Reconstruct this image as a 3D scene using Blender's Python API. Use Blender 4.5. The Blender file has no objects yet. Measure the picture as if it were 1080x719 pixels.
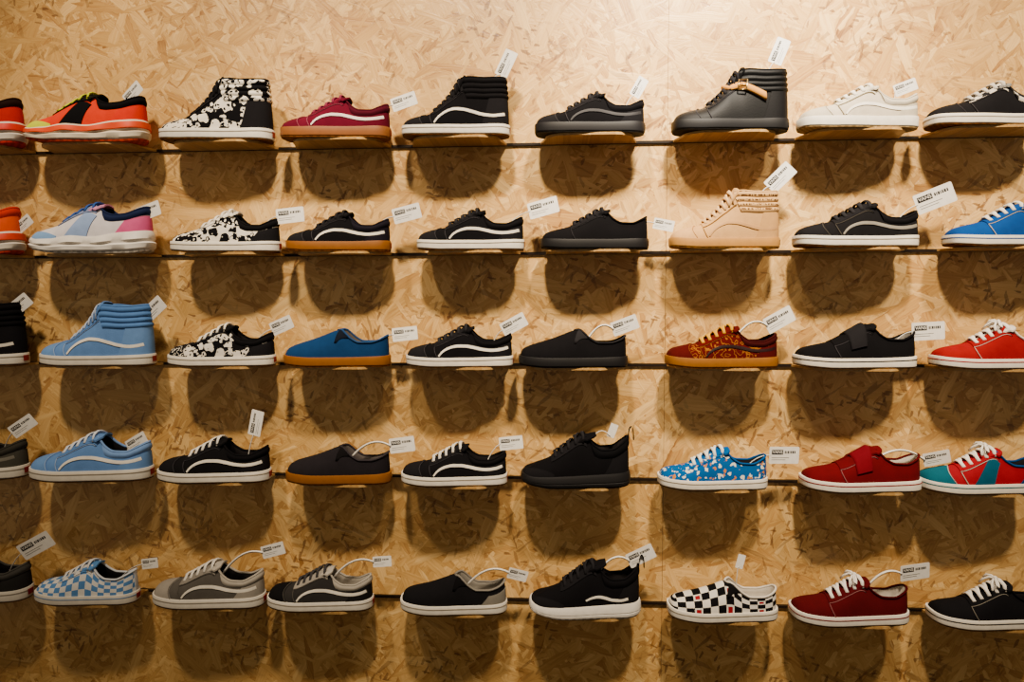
import bpy, math, random, bisect
from mathutils import Vector, Matrix
COL = bpy.context.scene.collection
random.seed(7)
R = math.radians

# ------------------------------------------------------------------ camera
F = 720.0; CX, CY = 540.0, 359.5
DW = 1.84; CZ = 1.45
yaw, pitch, roll = R(3.7), R(-3.9), R(-0.2)
rot = Matrix.Rotation(yaw, 3, 'Z') @ Matrix.Rotation(R(90) + pitch, 3, 'X') @ Matrix.Rotation(roll, 3, 'Z')
cam_loc = Vector((0, -DW, CZ))
cd = bpy.data.cameras.new('camera'); cd.lens = 24; cd.sensor_width = 36
cam = bpy.data.objects.new('camera', cd); COL.objects.link(cam)
cam.matrix_world = Matrix.Translation(cam_loc) @ rot.to_4x4()
bpy.context.scene.camera = cam
def at(px, py, Y):
    d = rot @ Vector(((px - CX) / F, -(py - CY) / F, -1))
    k = (Y - cam_loc.y) / d.y
    return cam_loc + d * k

# ------------------------------------------------------------------ materials
def hexc(h):
    o = []
    for i in (0, 2, 4):
        c = int(h[i:i + 2], 16) / 255
        o.append(c / 12.92 if c <= .04045 else ((c + .055) / 1.055) ** 2.4)
    return (*o, 1)
def deep(h):
    r, g, b, _ = hexc(h)
    l = .25 * r + .6 * g + .15 * b
    k = .36 + .60 * l ** .5
    s = 1.22
    return tuple(max(0.0015, (l + (q - l) * s) * k) for q in (r, g, b)) + (1,)
MC = {}
def newmat(name):
    m = bpy.data.materials.new(name); m.use_nodes = True
    nt = m.node_tree; b = nt.nodes['Principled BSDF']
    return m, nt, b
def N(nt, t, **kw):
    n = nt.nodes.new(t)
    for k, v in kw.items(): setattr(n, k, v)
    return n
def math_(nt, op, a, b=None):
    n = N(nt, 'ShaderNodeMath', operation=op)
    for i, v in enumerate((a, b)):
        if v is None: continue
        if isinstance(v, (int, float)): n.inputs[i].default_value = v
        else: nt.links.new(v, n.inputs[i])
    return n.outputs[0]
def mixc(nt, f, a, b, blend='MIX'):
    n = N(nt, 'ShaderNodeMix', data_type='RGBA', blend_type=blend)
    for i, v in ((0, f), (6, a), (7, b)):
        if isinstance(v, (int, float, tuple)): n.inputs[i].default_value = v
        else: nt.links.new(v, n.inputs[i])
    return n.outputs[2]
def mat(kind, c, c2=None, c3=None):
    key = (kind, c, c2, c3)
    if key in MC: return MC[key]
    m, nt, b = newmat(kind + '_' + c)
    tc = N(nt, 'ShaderNodeTexCoord'); ob = tc.outputs['Object']; uv = tc.outputs['UV']
    H = hexc if kind in ('paper', 'plastic', 'metal') else deep
    col = H(c)
    nz = N(nt, 'ShaderNodeTexNoise'); nz.inputs['Scale'].default_value = 60; nz.inputs['Detail'].default_value = 4
    nt.links.new(ob, nz.inputs['Vector'])
    rough, bs, bd, spec = .9, 700, .25, .06
    base = col
    def thresh(v, lo, hi):
        mr = N(nt, 'ShaderNodeMapRange'); mr.inputs[1].default_value = lo; mr.inputs[2].default_value = hi
        nt.links.new(v, mr.inputs[0]); return mr.outputs[0]
    def distort(sc, am):
        nn = N(nt, 'ShaderNodeTexNoise'); nn.inputs['Scale'].default_value = sc; nn.inputs['Detail'].default_value = 1
        nt.links.new(ob, nn.inputs['Vector'])
        mv = N(nt, 'ShaderNodeVectorMath', operation='MULTIPLY_ADD'); nt.links.new(nn.outputs['Color'], mv.inputs[0])
        mv.inputs[1].default_value = (am,) * 3; nt.links.new(ob, mv.inputs[2]); return mv.outputs[0]
    if kind == 'canvas': bs, bd = 420, .5
    if kind == 'rubber': rough, bs, bd, spec = .55, 300, .08, .25
    if kind == 'leather': rough, bs, bd, spec = .58, 260, .3, .15
    if kind == 'paper': rough, bs, bd, spec = .6, 100, .02, .3
    if kind == 'metal': rough, bs, bd, spec = .3, 100, .02, .5; b.inputs['Metallic'].default_value = .9
    if kind == 'plastic': rough, bs, bd, spec = .4, 100, .0, .3
    if kind == 'tread':
        rough = .6
        ck = N(nt, 'ShaderNodeTexChecker'); ck.inputs['Scale'].default_value = 110
        ck.inputs['Color1'].default_value = col; ck.inputs['Color2'].default_value = tuple(x * .55 for x in col[:3]) + (1,)
        nt.links.new(ob, ck.inputs['Vector']); base = ck.outputs[0]
    if kind == 'checker':
        ck = N(nt, 'ShaderNodeTexChecker'); ck.inputs['Scale'].default_value = 48 if c3 else 58
        ck.inputs['Color1'].default_value = col; ck.inputs['Color2'].default_value = H(c2)
        nt.links.new(uv, ck.inputs['Vector']); base = ck.outputs[0]
        if c3:
            # a few small red marks centred on squares
            sp = N(nt, 'ShaderNodeSeparateXYZ'); nt.links.new(uv, sp.inputs[0])
            o = []
            for k, (sc, off) in enumerate(((12, .375), (24, .25))):
                f = math_(nt, 'FRACT', math_(nt, 'ADD', math_(nt, 'MULTIPLY', sp.outputs[k], sc), off))
                o.append(math_(nt, 'LESS_THAN', math_(nt, 'ABSOLUTE', math_(nt, 'SUBTRACT', f, .5)), .16 * sc / 26))
            base = mixc(nt, math_(nt, 'MULTIPLY', o[0], o[1]), base, H(c3))
    if kind == 'blotch':      # pale blotches with dark holes on a dark ground
        d = distort(55, .018)
        vo = N(nt, 'ShaderNodeTexVoronoi'); vo.inputs['Scale'].default_value = 44; nt.links.new(d, vo.inputs['Vector'])
        v2 = N(nt, 'ShaderNodeTexVoronoi'); v2.inputs['Scale'].default_value = 100; nt.links.new(d, v2.inputs['Vector'])
        f = math_(nt, 'MULTIPLY', math_(nt, 'LESS_THAN', vo.outputs['Distance'], .54), math_(nt, 'GREATER_THAN', v2.outputs['Distance'], .34))
        base = mixc(nt, f, col, H(c2))
    if kind == 'floral':
        d = distort(90, .02)
        vo = N(nt, 'ShaderNodeTexVoronoi'); vo.inputs['Scale'].default_value = 85; nt.links.new(d, vo.inputs['Vector'])
        sp = N(nt, 'ShaderNodeSeparateColor'); nt.links.new(vo.outputs['Color'], sp.inputs[0])
        a = math_(nt, 'MULTIPLY', math_(nt, 'LESS_THAN', vo.outputs['Distance'], .42), math_(nt, 'GREATER_THAN', sp.outputs[0], .42))
        cc = mixc(nt, math_(nt, 'GREATER_THAN', sp.outputs[1], .72), H(c2), H(c3))
        base = mixc(nt, a, col, cc)
    if kind == 'flame':
        wv = N(nt, 'ShaderNodeTexWave', wave_type='BANDS', bands_direction='DIAGONAL')
        wv.inputs['Scale'].default_value = 16; wv.inputs['Distortion'].default_value = 14; wv.inputs['Detail'].default_value = 2
        wv.inputs['Detail Scale'].default_value = 3
        nt.links.new(ob, wv.inputs['Vector'])
        base = mixc(nt, thresh(wv.outputs['Fac'], .90, .96), col, H(c2))
    if kind == 'print':       # broken lines of small dark print
        mp = N(nt, 'ShaderNodeMapping'); mp.inputs['Scale'].default_value = (260, 1, 70); nt.links.new(ob, mp.inputs['Vector'])
        nn = N(nt, 'ShaderNodeTexNoise'); nn.inputs['Scale'].default_value = 1; nn.inputs['Detail'].default_value = 0
        nt.links.new(mp.outputs[0], nn.inputs['Vector'])
        wv = N(nt, 'ShaderNodeTexWave', wave_type='BANDS', bands_direction='Z'); wv.inputs['Scale'].default_value = 26
        nt.links.new(ob, wv.inputs['Vector'])
        f = math_(nt, 'MULTIPLY', math_(nt, 'GREATER_THAN', wv.outputs['Fac'], .6), math_(nt, 'GREATER_THAN', nn.outputs[0], .5))
        base = mixc(nt, f, col, H(c2))
    mr = N(nt, 'ShaderNodeMapRange'); mr.inputs[3].default_value = .62; mr.inputs[4].default_value = 1.14
    nt.links.new(nz.outputs['Fac'], mr.inputs[0])
    cc = N(nt, 'ShaderNodeCombineColor')
    for i in range(3): nt.links.new(mr.outputs[0], cc.inputs[i])
    nt.links.new(mixc(nt, .6, base, cc.outputs[0], 'MULTIPLY'), b.inputs['Base Color'])
    b.inputs['Roughness'].default_value = rough
    b.inputs['Specular IOR Level'].default_value = spec
    if bd:
        n2 = N(nt, 'ShaderNodeTexNoise'); n2.inputs['Scale'].default_value = bs; nt.links.new(ob, n2.inputs['Vector'])
        bp = N(nt, 'ShaderNodeBump'); bp.inputs['Strength'].default_value = bd; bp.inputs['Distance'].default_value = .001
        nt.links.new(n2.outputs['Fac'], bp.inputs['Height']); nt.links.new(bp.outputs[0], b.inputs['Normal'])
    MC[key] = m
    return m

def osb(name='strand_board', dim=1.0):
    m, nt, b = newmat(name)
    tc = N(nt, 'ShaderNodeTexCoord')
    sx = N(nt, 'ShaderNodeSeparateXYZ'); nt.links.new(tc.outputs['Object'], sx.inputs[0])
    cb = N(nt, 'ShaderNodeCombineXYZ'); nt.links.new(sx.outputs[0], cb.inputs[0]); nt.links.new(sx.outputs[2], cb.inputs[1])
    nn = N(nt, 'ShaderNodeTexNoise', noise_dimensions='2D'); nn.inputs['Scale'].default_value = 30; nn.inputs['Detail'].default_value = 6
    nn.inputs['Roughness'].default_value = .66
    nt.links.new(cb.outputs[0], nn.inputs['Vector'])
    mv = N(nt, 'ShaderNodeVectorMath', operation='MULTIPLY_ADD'); nt.links.new(nn.outputs['Color'], mv.inputs[0])
    mv.inputs[1].default_value = (.008, .008, 0); nt.links.new(cb.outputs[0], mv.inputs[2])
    tone = None; pr = None
    lay = [(6, 7, 31, 1), (41, 9, 40, 1), (-35, 8.5, 35, 1), (72, 10, 44, 1), (-66, 9, 38, 1), (20, 13, 64, 1), (-17, 14, 72, 0), (-52, 19, 98, 1), (58, 21, 105, 1)]
    for i, (an, sa, sb, ch) in enumerate(lay):
        m1 = N(nt, 'ShaderNodeMapping'); m1.inputs['Rotation'].default_value = (0, 0, R(an)); m1.inputs['Location'].default_value = (i * 3.7, i * 1.9, 0)
        nt.links.new(mv.outputs[0], m1.inputs['Vector'])
        m2 = N(nt, 'ShaderNodeMapping'); m2.inputs['Scale'].default_value = (sa, sb, 1); nt.links.new(m1.outputs[0], m2.inputs['Vector'])
        vo = N(nt, 'ShaderNodeTexVoronoi', voronoi_dimensions='2D', distance='CHEBYCHEV' if ch else 'EUCLIDEAN'); vo.inputs['Scale'].default_value = 1
        nt.links.new(m2.outputs[0], vo.inputs['Vector'])
        m3 = N(nt, 'ShaderNodeMapping'); m3.inputs['Scale'].default_value = (9, 210, 1); nt.links.new(m1.outputs[0], m3.inputs['Vector'])
        fb = N(nt, 'ShaderNodeTexNoise', noise_dimensions='2D'); fb.inputs['Scale'].default_value = 1; fb.inputs['Detail'].default_value = 5
        nt.links.new(m3.outputs[0], fb.inputs['Vector'])
        sp = N(nt, 'ShaderNodeSeparateColor'); nt.links.new(vo.outputs['Color'], sp.inputs[0])
        # each strand: its own tone, grain along it, slight edge shadow painted towards its rim
        t = math_(nt, 'ADD', math_(nt, 'MULTIPLY', sp.outputs[1], .58), math_(nt, 'MULTIPLY', fb.outputs[0], .60))
        t = math_(nt, 'SUBTRACT', t, math_(nt, 'MULTIPLY', math_(nt, 'POWER', vo.outputs['Distance'], 3.0), .30))
        p = sp.outputs[0]
        if tone is None: tone, pr = t, p
        else:
            g = math_(nt, 'GREATER_THAN', p, pr)
            mx = N(nt, 'ShaderNodeMix', data_type='FLOAT'); nt.links.new(g, mx.inputs[0]); nt.links.new(tone, mx.inputs[2]); nt.links.new(t, mx.inputs[3])
            tone = mx.outputs[0]; pr = math_(nt, 'MAXIMUM', p, pr)
    cr = N(nt, 'ShaderNodeValToRGB'); nt.links.new(tone, cr.inputs[0])
    el = cr.color_ramp.elements
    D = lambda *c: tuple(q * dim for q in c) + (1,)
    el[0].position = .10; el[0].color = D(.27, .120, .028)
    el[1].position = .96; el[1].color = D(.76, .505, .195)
    for p, c in ((.26, D(.42, .213, .055)), (.5, D(.53, .302, .087)), (.74, D(.64, .386, .130))):
        e = el.new(p); e.color = c
    base = cr.outputs[0]
    # clustered dark bark slivers
    big = N(nt, 'ShaderNodeTexNoise', noise_dimensions='2D'); big.inputs['Scale'].default_value = 4; big.inputs['Detail'].default_value = 2
    nt.links.new(cb.outputs[0], big.inputs['Vector'])
    mk = N(nt, 'ShaderNodeMapRange'); mk.inputs[1].default_value = .38; mk.inputs[2].default_value = .60; nt.links.new(big.outputs['Fac'], mk.inputs[0])
    for an, sa, sb, th, o, k in ((25, 16, 98, .965, 3.3, .38), (-40, 20, 130, .965, 9.1, .48), (75, 33, 145, .97, 5.2, .5), (-70, 52, 180, .966, 21.7, .66), (10, 63, 185, .97, 31.1, .70)):
        m1 = N(nt, 'ShaderNodeMapping'); m1.inputs['Rotation'].default_value = (0, 0, R(an)); m1.inputs['Location'].default_value = (o, o * 2, 0)
        nt.links.new(mv.outputs[0], m1.inputs['Vector'])
        m2 = N(nt, 'ShaderNodeMapping'); m2.inputs['Scale'].default_value = (sa, sb, 1); nt.links.new(m1.outputs[0], m2.inputs['Vector'])
        vo = N(nt, 'ShaderNodeTexVoronoi', voronoi_dimensions='2D'); vo.inputs['Scale'].default_value = 1
        nt.links.new(m2.outputs[0], vo.inputs['Vector'])
        sp = N(nt, 'ShaderNodeSeparateColor'); nt.links.new(vo.outputs['Color'], sp.inputs[0])
        f = math_(nt, 'MULTIPLY', math_(nt, 'MULTIPLY', math_(nt, 'GREATER_THAN', sp.outputs[2], th), k), mk.outputs[0])
        base = mixc(nt, f, base, D(.12, .044, .012))
    nt.links.new(base, b.inputs['Base Color'])
    b.inputs['Roughness'].default_value = .36
    bp = N(nt, 'ShaderNodeBump'); bp.inputs['Strength'].default_value = .45; bp.inputs['Distance'].default_value = .002
    nt.links.new(math_(nt, 'ADD', tone, pr), bp.inputs['Height']); nt.links.new(bp.outputs[0], b.inputs['Normal'])
    return m

# ------------------------------------------------------------------ mesh helpers
class MB:
    def __init__(s): s.v = []; s.f = []; s.uv = {}
    def grid(s, rows, closed=False, uvs=None):
        b = len(s.v); n = len(rows[0])
        for i, r in enumerate(rows):
            for j, p in enumerate(r):
                if uvs: s.uv[len(s.v)] = uvs[i][j]
                s.v.append(tuple(p))
        k = len(rows)
        for i in range(k if closed else k - 1):
            for j in range(n - 1):
                i2 = (i + 1) % k
                s.f.append((b + i * n + j, b + i2 * n + j, b + i2 * n + j + 1, b + i * n + j + 1))
    def box(s, x0, x1, y0, y1, z0, z1):
        b = len(s.v)
        s.v += [(x, y, z) for z in (z0, z1) for y in (y0, y1) for x in (x0, x1)]
        s.f += [tuple(b + q for q in f) for f in ((0, 2, 3, 1), (4, 5, 7, 6), (0, 1, 5, 4), (2, 6, 7, 3), (0, 4, 6, 2), (1, 3, 7, 5))]
    def prism(s, pts, z0, z1):
        b = len(s.v); m = len(pts)
        s.v += [(x, y, z0) for x, y in pts] + [(x, y, z1) for x, y in pts]
        s.f += [tuple(b + k for k in reversed(range(m))), tuple(b + m + k for k in range(m))] + [(b + k, b + (k + 1) % m, b + (k + 1) % m + m, b + k + m) for k in range(m)]
    def tube(s, pts, r, n=6, flat=1.0, up=None):
        pts = [Vector(p) for p in pts]; rows = []
        for i, p in enumerate(pts):
            t = (pts[min(i + 1, len(pts) - 1)] - pts[max(i - 1, 0)]).normalized()
            u = Vector(up) if up else Vector((0.13, 0.2, 1))
            a = t.cross(u).normalized(); c = a.cross(t).normalized()
            rows.append([p + a * (r * math.cos(q)) + c * (r * flat * math.sin(q)) for q in [2 * math.pi * k / n for k in range(n + 1)]])
        b = len(s.v); s.grid(rows)
        s.f.append(tuple(b + k for k in range(n)))
        e = b + (len(rows) - 1) * (n + 1)
        s.f.append(tuple(e + k for k in reversed(range(n))))
    def mesh(s, name, smooth=True, merge=0, warp=None, sharp=0):
        vs = [warp(v) for v in s.v] if warp else s.v
        me = bpy.data.meshes.new(name); me.from_pydata(vs, [], s.f)
        if s.uv:
            ul = me.uv_layers.new(name='UVMap')
            for l in me.loops: ul.data[l.index].uv = s.uv.get(l.vertex_index, (0, 0))
        if merge:
            import bmesh
            bm = bmesh.new(); bm.from_mesh(me); bmesh.ops.remove_doubles(bm, verts=bm.verts, dist=merge); bm.to_mesh(me); bm.free()
        if smooth:
            for p in me.polygons: p.use_smooth = True
            if sharp: me.set_sharp_from_angle(angle=R(sharp))
        me.update(); return me
def link(name, me, m, parent=None):
    o = bpy.data.objects.new(name, me); COL.objects.link(o)
    if len(me.materials) == 0: me.materials.append(m)
    o.material_slots[0].link = 'OBJECT'; o.material_slots[0].material = m
    if parent: o.parent = parent
    return o
def pchip(tab):
    xs = [a for a, _ in tab]; ys = [b for _, b in tab]; n = len(xs)
    h = [xs[i + 1] - xs[i] for i in range(n - 1)]; d = [(ys[i + 1] - ys[i]) / h[i] for i in range(n - 1)]
    m = [0.0] * n; m[0] = d[0]; m[-1] = d[-1]
    for i in range(1, n - 1):
        if d[i - 1] * d[i] > 0:
            w1 = 2 * h[i] + h[i - 1]; w2 = h[i] + 2 * h[i - 1]
            m[i] = (w1 + w2) / (w1 / d[i - 1] + w2 / d[i])
    def f(x):
        if x <= xs[0]: return ys[0]
        if x >= xs[-1]: return ys[-1]
        i = bisect.bisect_right(xs, x) - 1
        t = (x - xs[i]) / h[i]; t2 = t * t; t3 = t2 * t
        return (2*t3-3*t2+1)*ys[i] + (t3-2*t2+t)*h[i]*m[i] + (-2*t3+3*t2)*ys[i+1] + (t3-t2)*h[i]*m[i+1]
    return f

# ------------------------------------------------------------------ shoe geometry
L = .29
HALF = [(0, 0), (.004, .016), (.024, .031), (.075, .0415), (.17, .0475), (.30, .0495), (.44, .0465), (.58, .042), (.74, .0385), (.87, .036), (.945, .029), (.987, .016), (1, 0)]
ext = [(HALF[1][0], -HALF[1][1])] + HALF + [(HALF[-2][0], -HALF[-2][1])]
DN = []
for i in range(1, len(ext) - 2):
    p0, p1, p2, p3 = ext[i - 1:i + 3]
    for k in range(10):
        t = k / 10
        DN.append(tuple(.5 * (2*p1[q] + (p2[q]-p0[q])*t + (2*p0[q]-5*p1[q]+4*p2[q]-p3[q])*t*t + (-p0[q]+3*p1[q]-3*p2[q]+p3[q])*t**3) for q in (0, 1)))
DN.append((1, 0))
DU = [0]
for a, b in zip(DN, DN[1:]): DU.append(DU[-1] + math.hypot((b[0] - a[0]) * L, b[1] - a[1]))
PER = DU[-1]; DU = [x / PER for x in DU]
DSs = [p[0] for p in DN]
def base(u):
    i = min(max(bisect.bisect_right(DU, u) - 1, 0), len(DU) - 2)
    t = (u - DU[i]) / (DU[i + 1] - DU[i]); a, b = DN[i], DN[i + 1]
    return a[0] + (b[0] - a[0]) * t, a[1] + (b[1] - a[1]) * t
def uof(s):
    i = min(max(bisect.bisect_right(DSs, s) - 1, 0), len(DSs) - 2)
    d = DSs[i + 1] - DSs[i]
    return DU[i] + (DU[i + 1] - DU[i]) * ((s - DSs[i]) / d if d > 1e-9 else 0)
def full(v):                       # v in [-1,1], v>0 is the outer side (negative y)
    while v > 1: v -= 2
    while v < -1: v += 2
    sg = -1 if v >= 0 else 1
    s, y = base(abs(v)); return s, y, sg
def outl(v):
    s, y, sg = full(v); return Vector(((s - .5) * L, y * sg))
def onrm(v):
    e = .004
    t = outl(v + e) - outl(v - e)
    return Vector((t.y, -t.x)).normalized()
def warp(p):
    s = p[0] / L + .5
    k = max(0, (.42 - s) / .42)
    return (p[0], p[1] + .009 * k * k, p[2])

class St: pass
def style(**k):
    s = St()
    for a, b in k.items(): setattr(s, a, pchip(b) if isinstance(b, list) and a in ('ST', 'ZT', 'G', 'C', 'top', 'z0') else b)
    return s
TOP = [(0, .031), (.12, .028), (.3, .026), (.6, .026), (1, .029)]
Z0 = [(0, .006), (.1, .003), (.26, 0), (1, 0)]
STL = [(0, .068), (.02, .08), (.05, .10), (.1, .138), (.2, .215), (.3, .305), (.45, .455), (.56, .575), (.62, .63), (.8, .80), (.9, .892), (1, .98)]
ZL = [(0, .048), (.05, .052), (.1, .055), (.2, .060), (.3, .067), (.45, .089), (.56, .106), (.60, .098), (.66, .081), (.74, .070), (.84, .069), (.93, .078), (1, .088)]
GL = [(0, 0), (.28, 0), (.30, .12), (.45, .26), (.56, .36), (.62, .56), (.70, .72), (.8, .80), (1, .80)]
CL = [(0, 0), (.45, 0), (.66, 1), (1, 1)]
STY = {
 'low': style(ST=STL, ZT=ZL, G=GL, C=CL, top=TOP, z0=Z0, thr=(.29, .575), tip=.014, chunk=0),
 'slip': style(ST=STL, ZT=[(0, .051), (.05, .056), (.1, .060), (.2, .067), (.3, .075), (.42, .088), (.5, .097), (.545, .099), (.585, .091), (.65, .075), (.73, .065), (.83, .065), (.94, .073), (1, .083)],
      G=[(0, 0), (.50, 0), (.515, .2), (.54, .42), (.58, .62), (.64, .76), (.8, .86), (1, .86)], C=[(0, 0), (.5, 0), (.64, 1), (1, 1)], top=TOP, z0=Z0, thr=None, tip=0, chunk=0),
 'high': style(ST=[(0, .068), (.02, .08), (.05, .10), (.1, .138), (.2, .215), (.3, .305), (.4, .40), (.5, .485), (.56, .53), (.6, .56), (.66, .62), (.8, .78), (.9, .88), (1, .965)],
      ZT=[(0, .048), (.05, .052), (.1, .055), (.2, .060), (.3, .068), (.4, .088), (.5, .117), (.56, .139), (.6, .150), (.66, .152), (.8, .148), (.9, .149), (1, .152)],
      G=[(0, 0), (.28, 0), (.30, .12), (.45, .24), (.56, .36), (.62, .55), (.7, .74), (.8, .82), (1, .82)], C=[(0, 0), (.42, 0), (.6, 1), (1, 1)], top=TOP, z0=Z0, thr=(.29, .60), tip=.012, chunk=0),
 'run': style(ST=STL, ZT=[(0, .050), (.05, .056), (.1, .060), (.2, .066), (.3, .076), (.45, .098), (.56, .112), (.6, .108), (.66, .095), (.74, .088), (.84, .090), (.93, .099), (1, .108)],
      G=GL, C=CL, top=[(0, .040), (.12, .033), (.25, .033), (.42, .040), (.58, .037), (.78, .046), (.9, .049), (1, .053)], z0=[(0, .014), (.1, .007), (.28, 0), (.85, 0), (1, .006)], thr=(.29, .575), tip=.016, chunk=1),
 'sock': style(ST=STL, ZT=[(0, .048), (.05, .054), (.1, .060), (.2, .069), (.3, .083), (.45, .114), (.56, .137), (.6, .131), (.66, .112), (.74, .100), (.84, .102), (.93, .117), (1, .134)],
      G=GL, C=CL, top=[(0, .036), (.12, .030), (.3, .032), (.6, .035), (.85, .039), (1, .042)], z0=[(0, .012), (.1, .006), (.28, 0), (.85, 0), (1, .004)], thr=(.29, .575), tip=.028, chunk=2),
}
INS = .0035
def S(st, v, t):
    while v > 1: v -= 2
    while v < -1: v += 2
    s, y, sg = full(v); n = onrm(v)
    by = max(y - abs(n.y) * INS, 0); bx = (s - .5) * L - n.x * INS; bz = st.top(s) - .006
    tx = (st.ST(s) - .5) * L; ty = st.G(s) * by; tz = st.ZT(s)
    dx, dy = bx - tx, by - ty; h = tz - bz; c = st.C(s)
    p1 = (bx, by, bz + .52 * h)
    ka = .58 * (1 - c) + .25 * c; kz = (.05 * (1 - c) + .35 * c) * h
    p2 = (tx + dx * ka, ty + dy * ka, tz - kz)
    m = 1 - t; w = (m**3, 3*m*m*t, 3*m*t*t, t**3)
    P = [w[0]*a + w[1]*b + w[2]*cc + w[3]*d for a, b, cc, d in zip((bx, by, bz), p1, p2, (tx, ty, tz))]
    return Vector((P[0], P[1] * sg, P[2]))
def Nn(st, v, t):
    e = .004; t0, t1 = max(t - .02, 0), min(t + .02, 1)
    n = (S(st, v + e, t) - S(st, v - e, t)).cross(S(st, v, t1) - S(st, v, t0))
    return n.normalized() if n.length > 1e-12 else Vector((0, 0, 1))
def tz_of(st, v, z):
    lo, hi = 0., 1.
    for _ in range(18):
        m = (lo + hi) / 2
        if S(st, v, m).z < z: lo = m
        else: hi = m
    return lo
def patch(mb, st, f, na, nb, off, tuck=(1, 1, 1, 1)):
    As = [i / na for i in range(na + 1)]; Bs = [i / nb for i in range(nb + 1)]
    rows = []; uvs = []
    offf = off if callable(off) else (lambda a, b: off)
    al = ([(0, 1)] if tuck[0] else []) + [(a, 0) for a in As] + ([(1, 1)] if tuck[1] else [])
    bl = ([(0, 1)] if tuck[2] else []) + [(b, 0) for b in Bs] + ([(1, 1)] if tuck[3] else [])
    for a, ta in al:
        r = []; q = []
        for b, tb in bl:
            v, t = f(a, b); o = -.0008 if (ta or tb) else offf(a, b)
            p = S(st, v, t)
            r.append(p + Nn(st, v, t) * o); q.append((p.x, t * .08))
        rows.append(r); uvs.append(q)
    mb.grid(rows, uvs=uvs)

GEO = {}
def geo(sty, name, fn, **kw):
    k = (sty, name)
    if k not in GEO:
        mb = MB(); fn(mb, STY[sty.split('/')[0]]); GEO[k] = mb.mesh(name.split('/')[0], warp=warp, **kw)
    return GEO[k]
NV = 112
def g_upper(mb, st):
    vs = [-1 + 2 * i / NV for i in range(NV)]
    rows = [[S(st, v, j / 12) for j in range(13)] for v in vs]
    uvs = [[(p.x, j / 12 * .083) for j, p in enumerate(r)] for r in rows]
    mb.grid(rows, closed=True, uvs=uvs)
def ring(mb, cross, n=NV):
    mb.grid([[(*(outl(v) + onrm(v) * o), z) for o, z in cross(full(v)[0])] for v in [-1 + 2 * i / n for i in range(n)]], closed=True)
def g_side(mb, st):
    def cr(s):
        a, b = st.z0(s), st.top(s)
        if st.chunk == 1:
            h = b - a; q = .0022 * math.sin(s * 26)
            return [(-.006, a + .004), (-.001, a + .004), (.003, a + .18*h), (.0045 + q * .5, a + .40*h), (.0005, a + .48*h), (.0005, a + .52*h), (.0042 - q, a + .62*h), (.002, a + .85*h), (-.001, b), (-.006, b)]
        if st.chunk == 2:
            h = b - a
            return [(-.006, a + .004), (-.001, a + .004), (.0025, a + .16*h), (.0032, a + .34*h), (.0016, a + .37*h), (.0016, a + .41*h), (.0034, a + .44*h), (.0026, a + .80*h), (0, b), (-.006, b)]
        return [(-.005, a + .003), (-.0006, a + .003), (.0008, a + .0045), (.0010, a + .0055), (.0010, (a + b) / 2), (.0010, b - .0012), (.0004, b), (-.005, b)]
    ring(mb, cr)
def g_line(mb, st):
    if st.chunk:
        def cr(s):
            a, b = st.z0(s), st.top(s); h = b - a; q = .0022 * math.sin(s * 26)
            return [(-.001, a + .54*h), (.0058 - q, a + .60*h), (.0056 - q, a + .68*h), (.0034, a + .90*h), (-.001, a + .93*h)]
        ring(mb, cr)
    else:
        ring(mb, lambda s: [(-.001, st.top(s) - .0090), (.0017, st.top(s) - .0088), (.0017, st.top(s) - .0066), (-.001, st.top(s) - .0064)])
def g_outsole(mb, st):
    n = 60
    f = lambda v: outl(v) - onrm(v) * .0015
    rows = []
    for i in range(n + 1):
        u = i / n; a, b = f(u), f(-u); z = st.z0(base(u)[0])
        rows.append([(*(b + (a - b) * k / 6), z) for k in range(7)])
    mb.grid(rows)
    ring(mb, lambda s: [(-.0015, st.z0(s)), (-.0006, st.z0(s) + .0042)])
def g_badge(mb, st):
    rows = []
    for i in range(9):
        v = .974 + .052 * i / 8; z1 = st.top(1) - .0055; z0 = st.z0(1) + .010
        rows.append([(*(outl(v) + onrm(v) * o), z) for o, z in ((0, z0), (.0022, z0), (.0022, z1), (0, z1))])
    mb.grid(rows)
def g_toe(mb, st):
    def f(a, b):
        s = .235 - .05 * math.sin(b * math.pi * .9)
        return (2 * a - 1) * uof(s), .02 + .98 * b
    patch(mb, st, f, 40, 10, .0016, (1, 1, 1, 0))
def g_toestitch(mb, st):
    p = []
    for i in range(-14, 15):
        b = 1 - abs(i) / 14; sg = -1 if i < 0 else 1
        s = .229 - .05 * math.sin(b * math.pi * .9); v = sg * uof(s); t = .02 + .98 * b
        p.append(S(st, v, t) + Nn(st, v, t) * .0020)
    mb.tube(p, .0008, 5)
def g_foxtoe(mb, st):      # toe guard of running shoes
    patch(mb, st, lambda a, b: ((2 * a - 1) * uof(.30), .02 + .62 * b * (1 - abs(2 * a - 1) ** 2 * .8)), 40, 5, .0018)
def g_saddle(sg):          # side overlay
    def g(mb, st):
        def f(a, b):
            a_ = a if sg > 0 else 1 - a
            s = .36 + .14 * b + (.18 - .08 * b) * a_
            return sg * uof(s), .03 + .62 * b
        patch(mb, st, f, 10, 8, .0020)
    return g
def g_eye(mb, st):
    s0, s1 = st.thr
    for sg in (1, -1):
        def f(a, b):
            s = s0 - .015 + (s1 + .03 - s0) * (a if sg > 0 else 1 - a)
            lo = .60 + .10 * ((s - s0) / (s1 - s0))
            return sg * uof(s), lo + (1 - lo) * b
        patch(mb, st, f, 22, 5, .0022)
def g_heel(mb, st):
    def f(a, b):
        v0 = uof(.75 + .09 * b ** .7); return v0 + (2 - 2 * v0) * a, .02 + .60 * b
    patch(mb, st, f, 30, 6, .0017)
def g_heelstay(mb, st):
    def f(a, b):
        v0 = 1 - .022; return v0 + (2 - 2 * v0) * a, .02 + .96 * b
    patch(mb, st, f, 6, 10, .0014)
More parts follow.
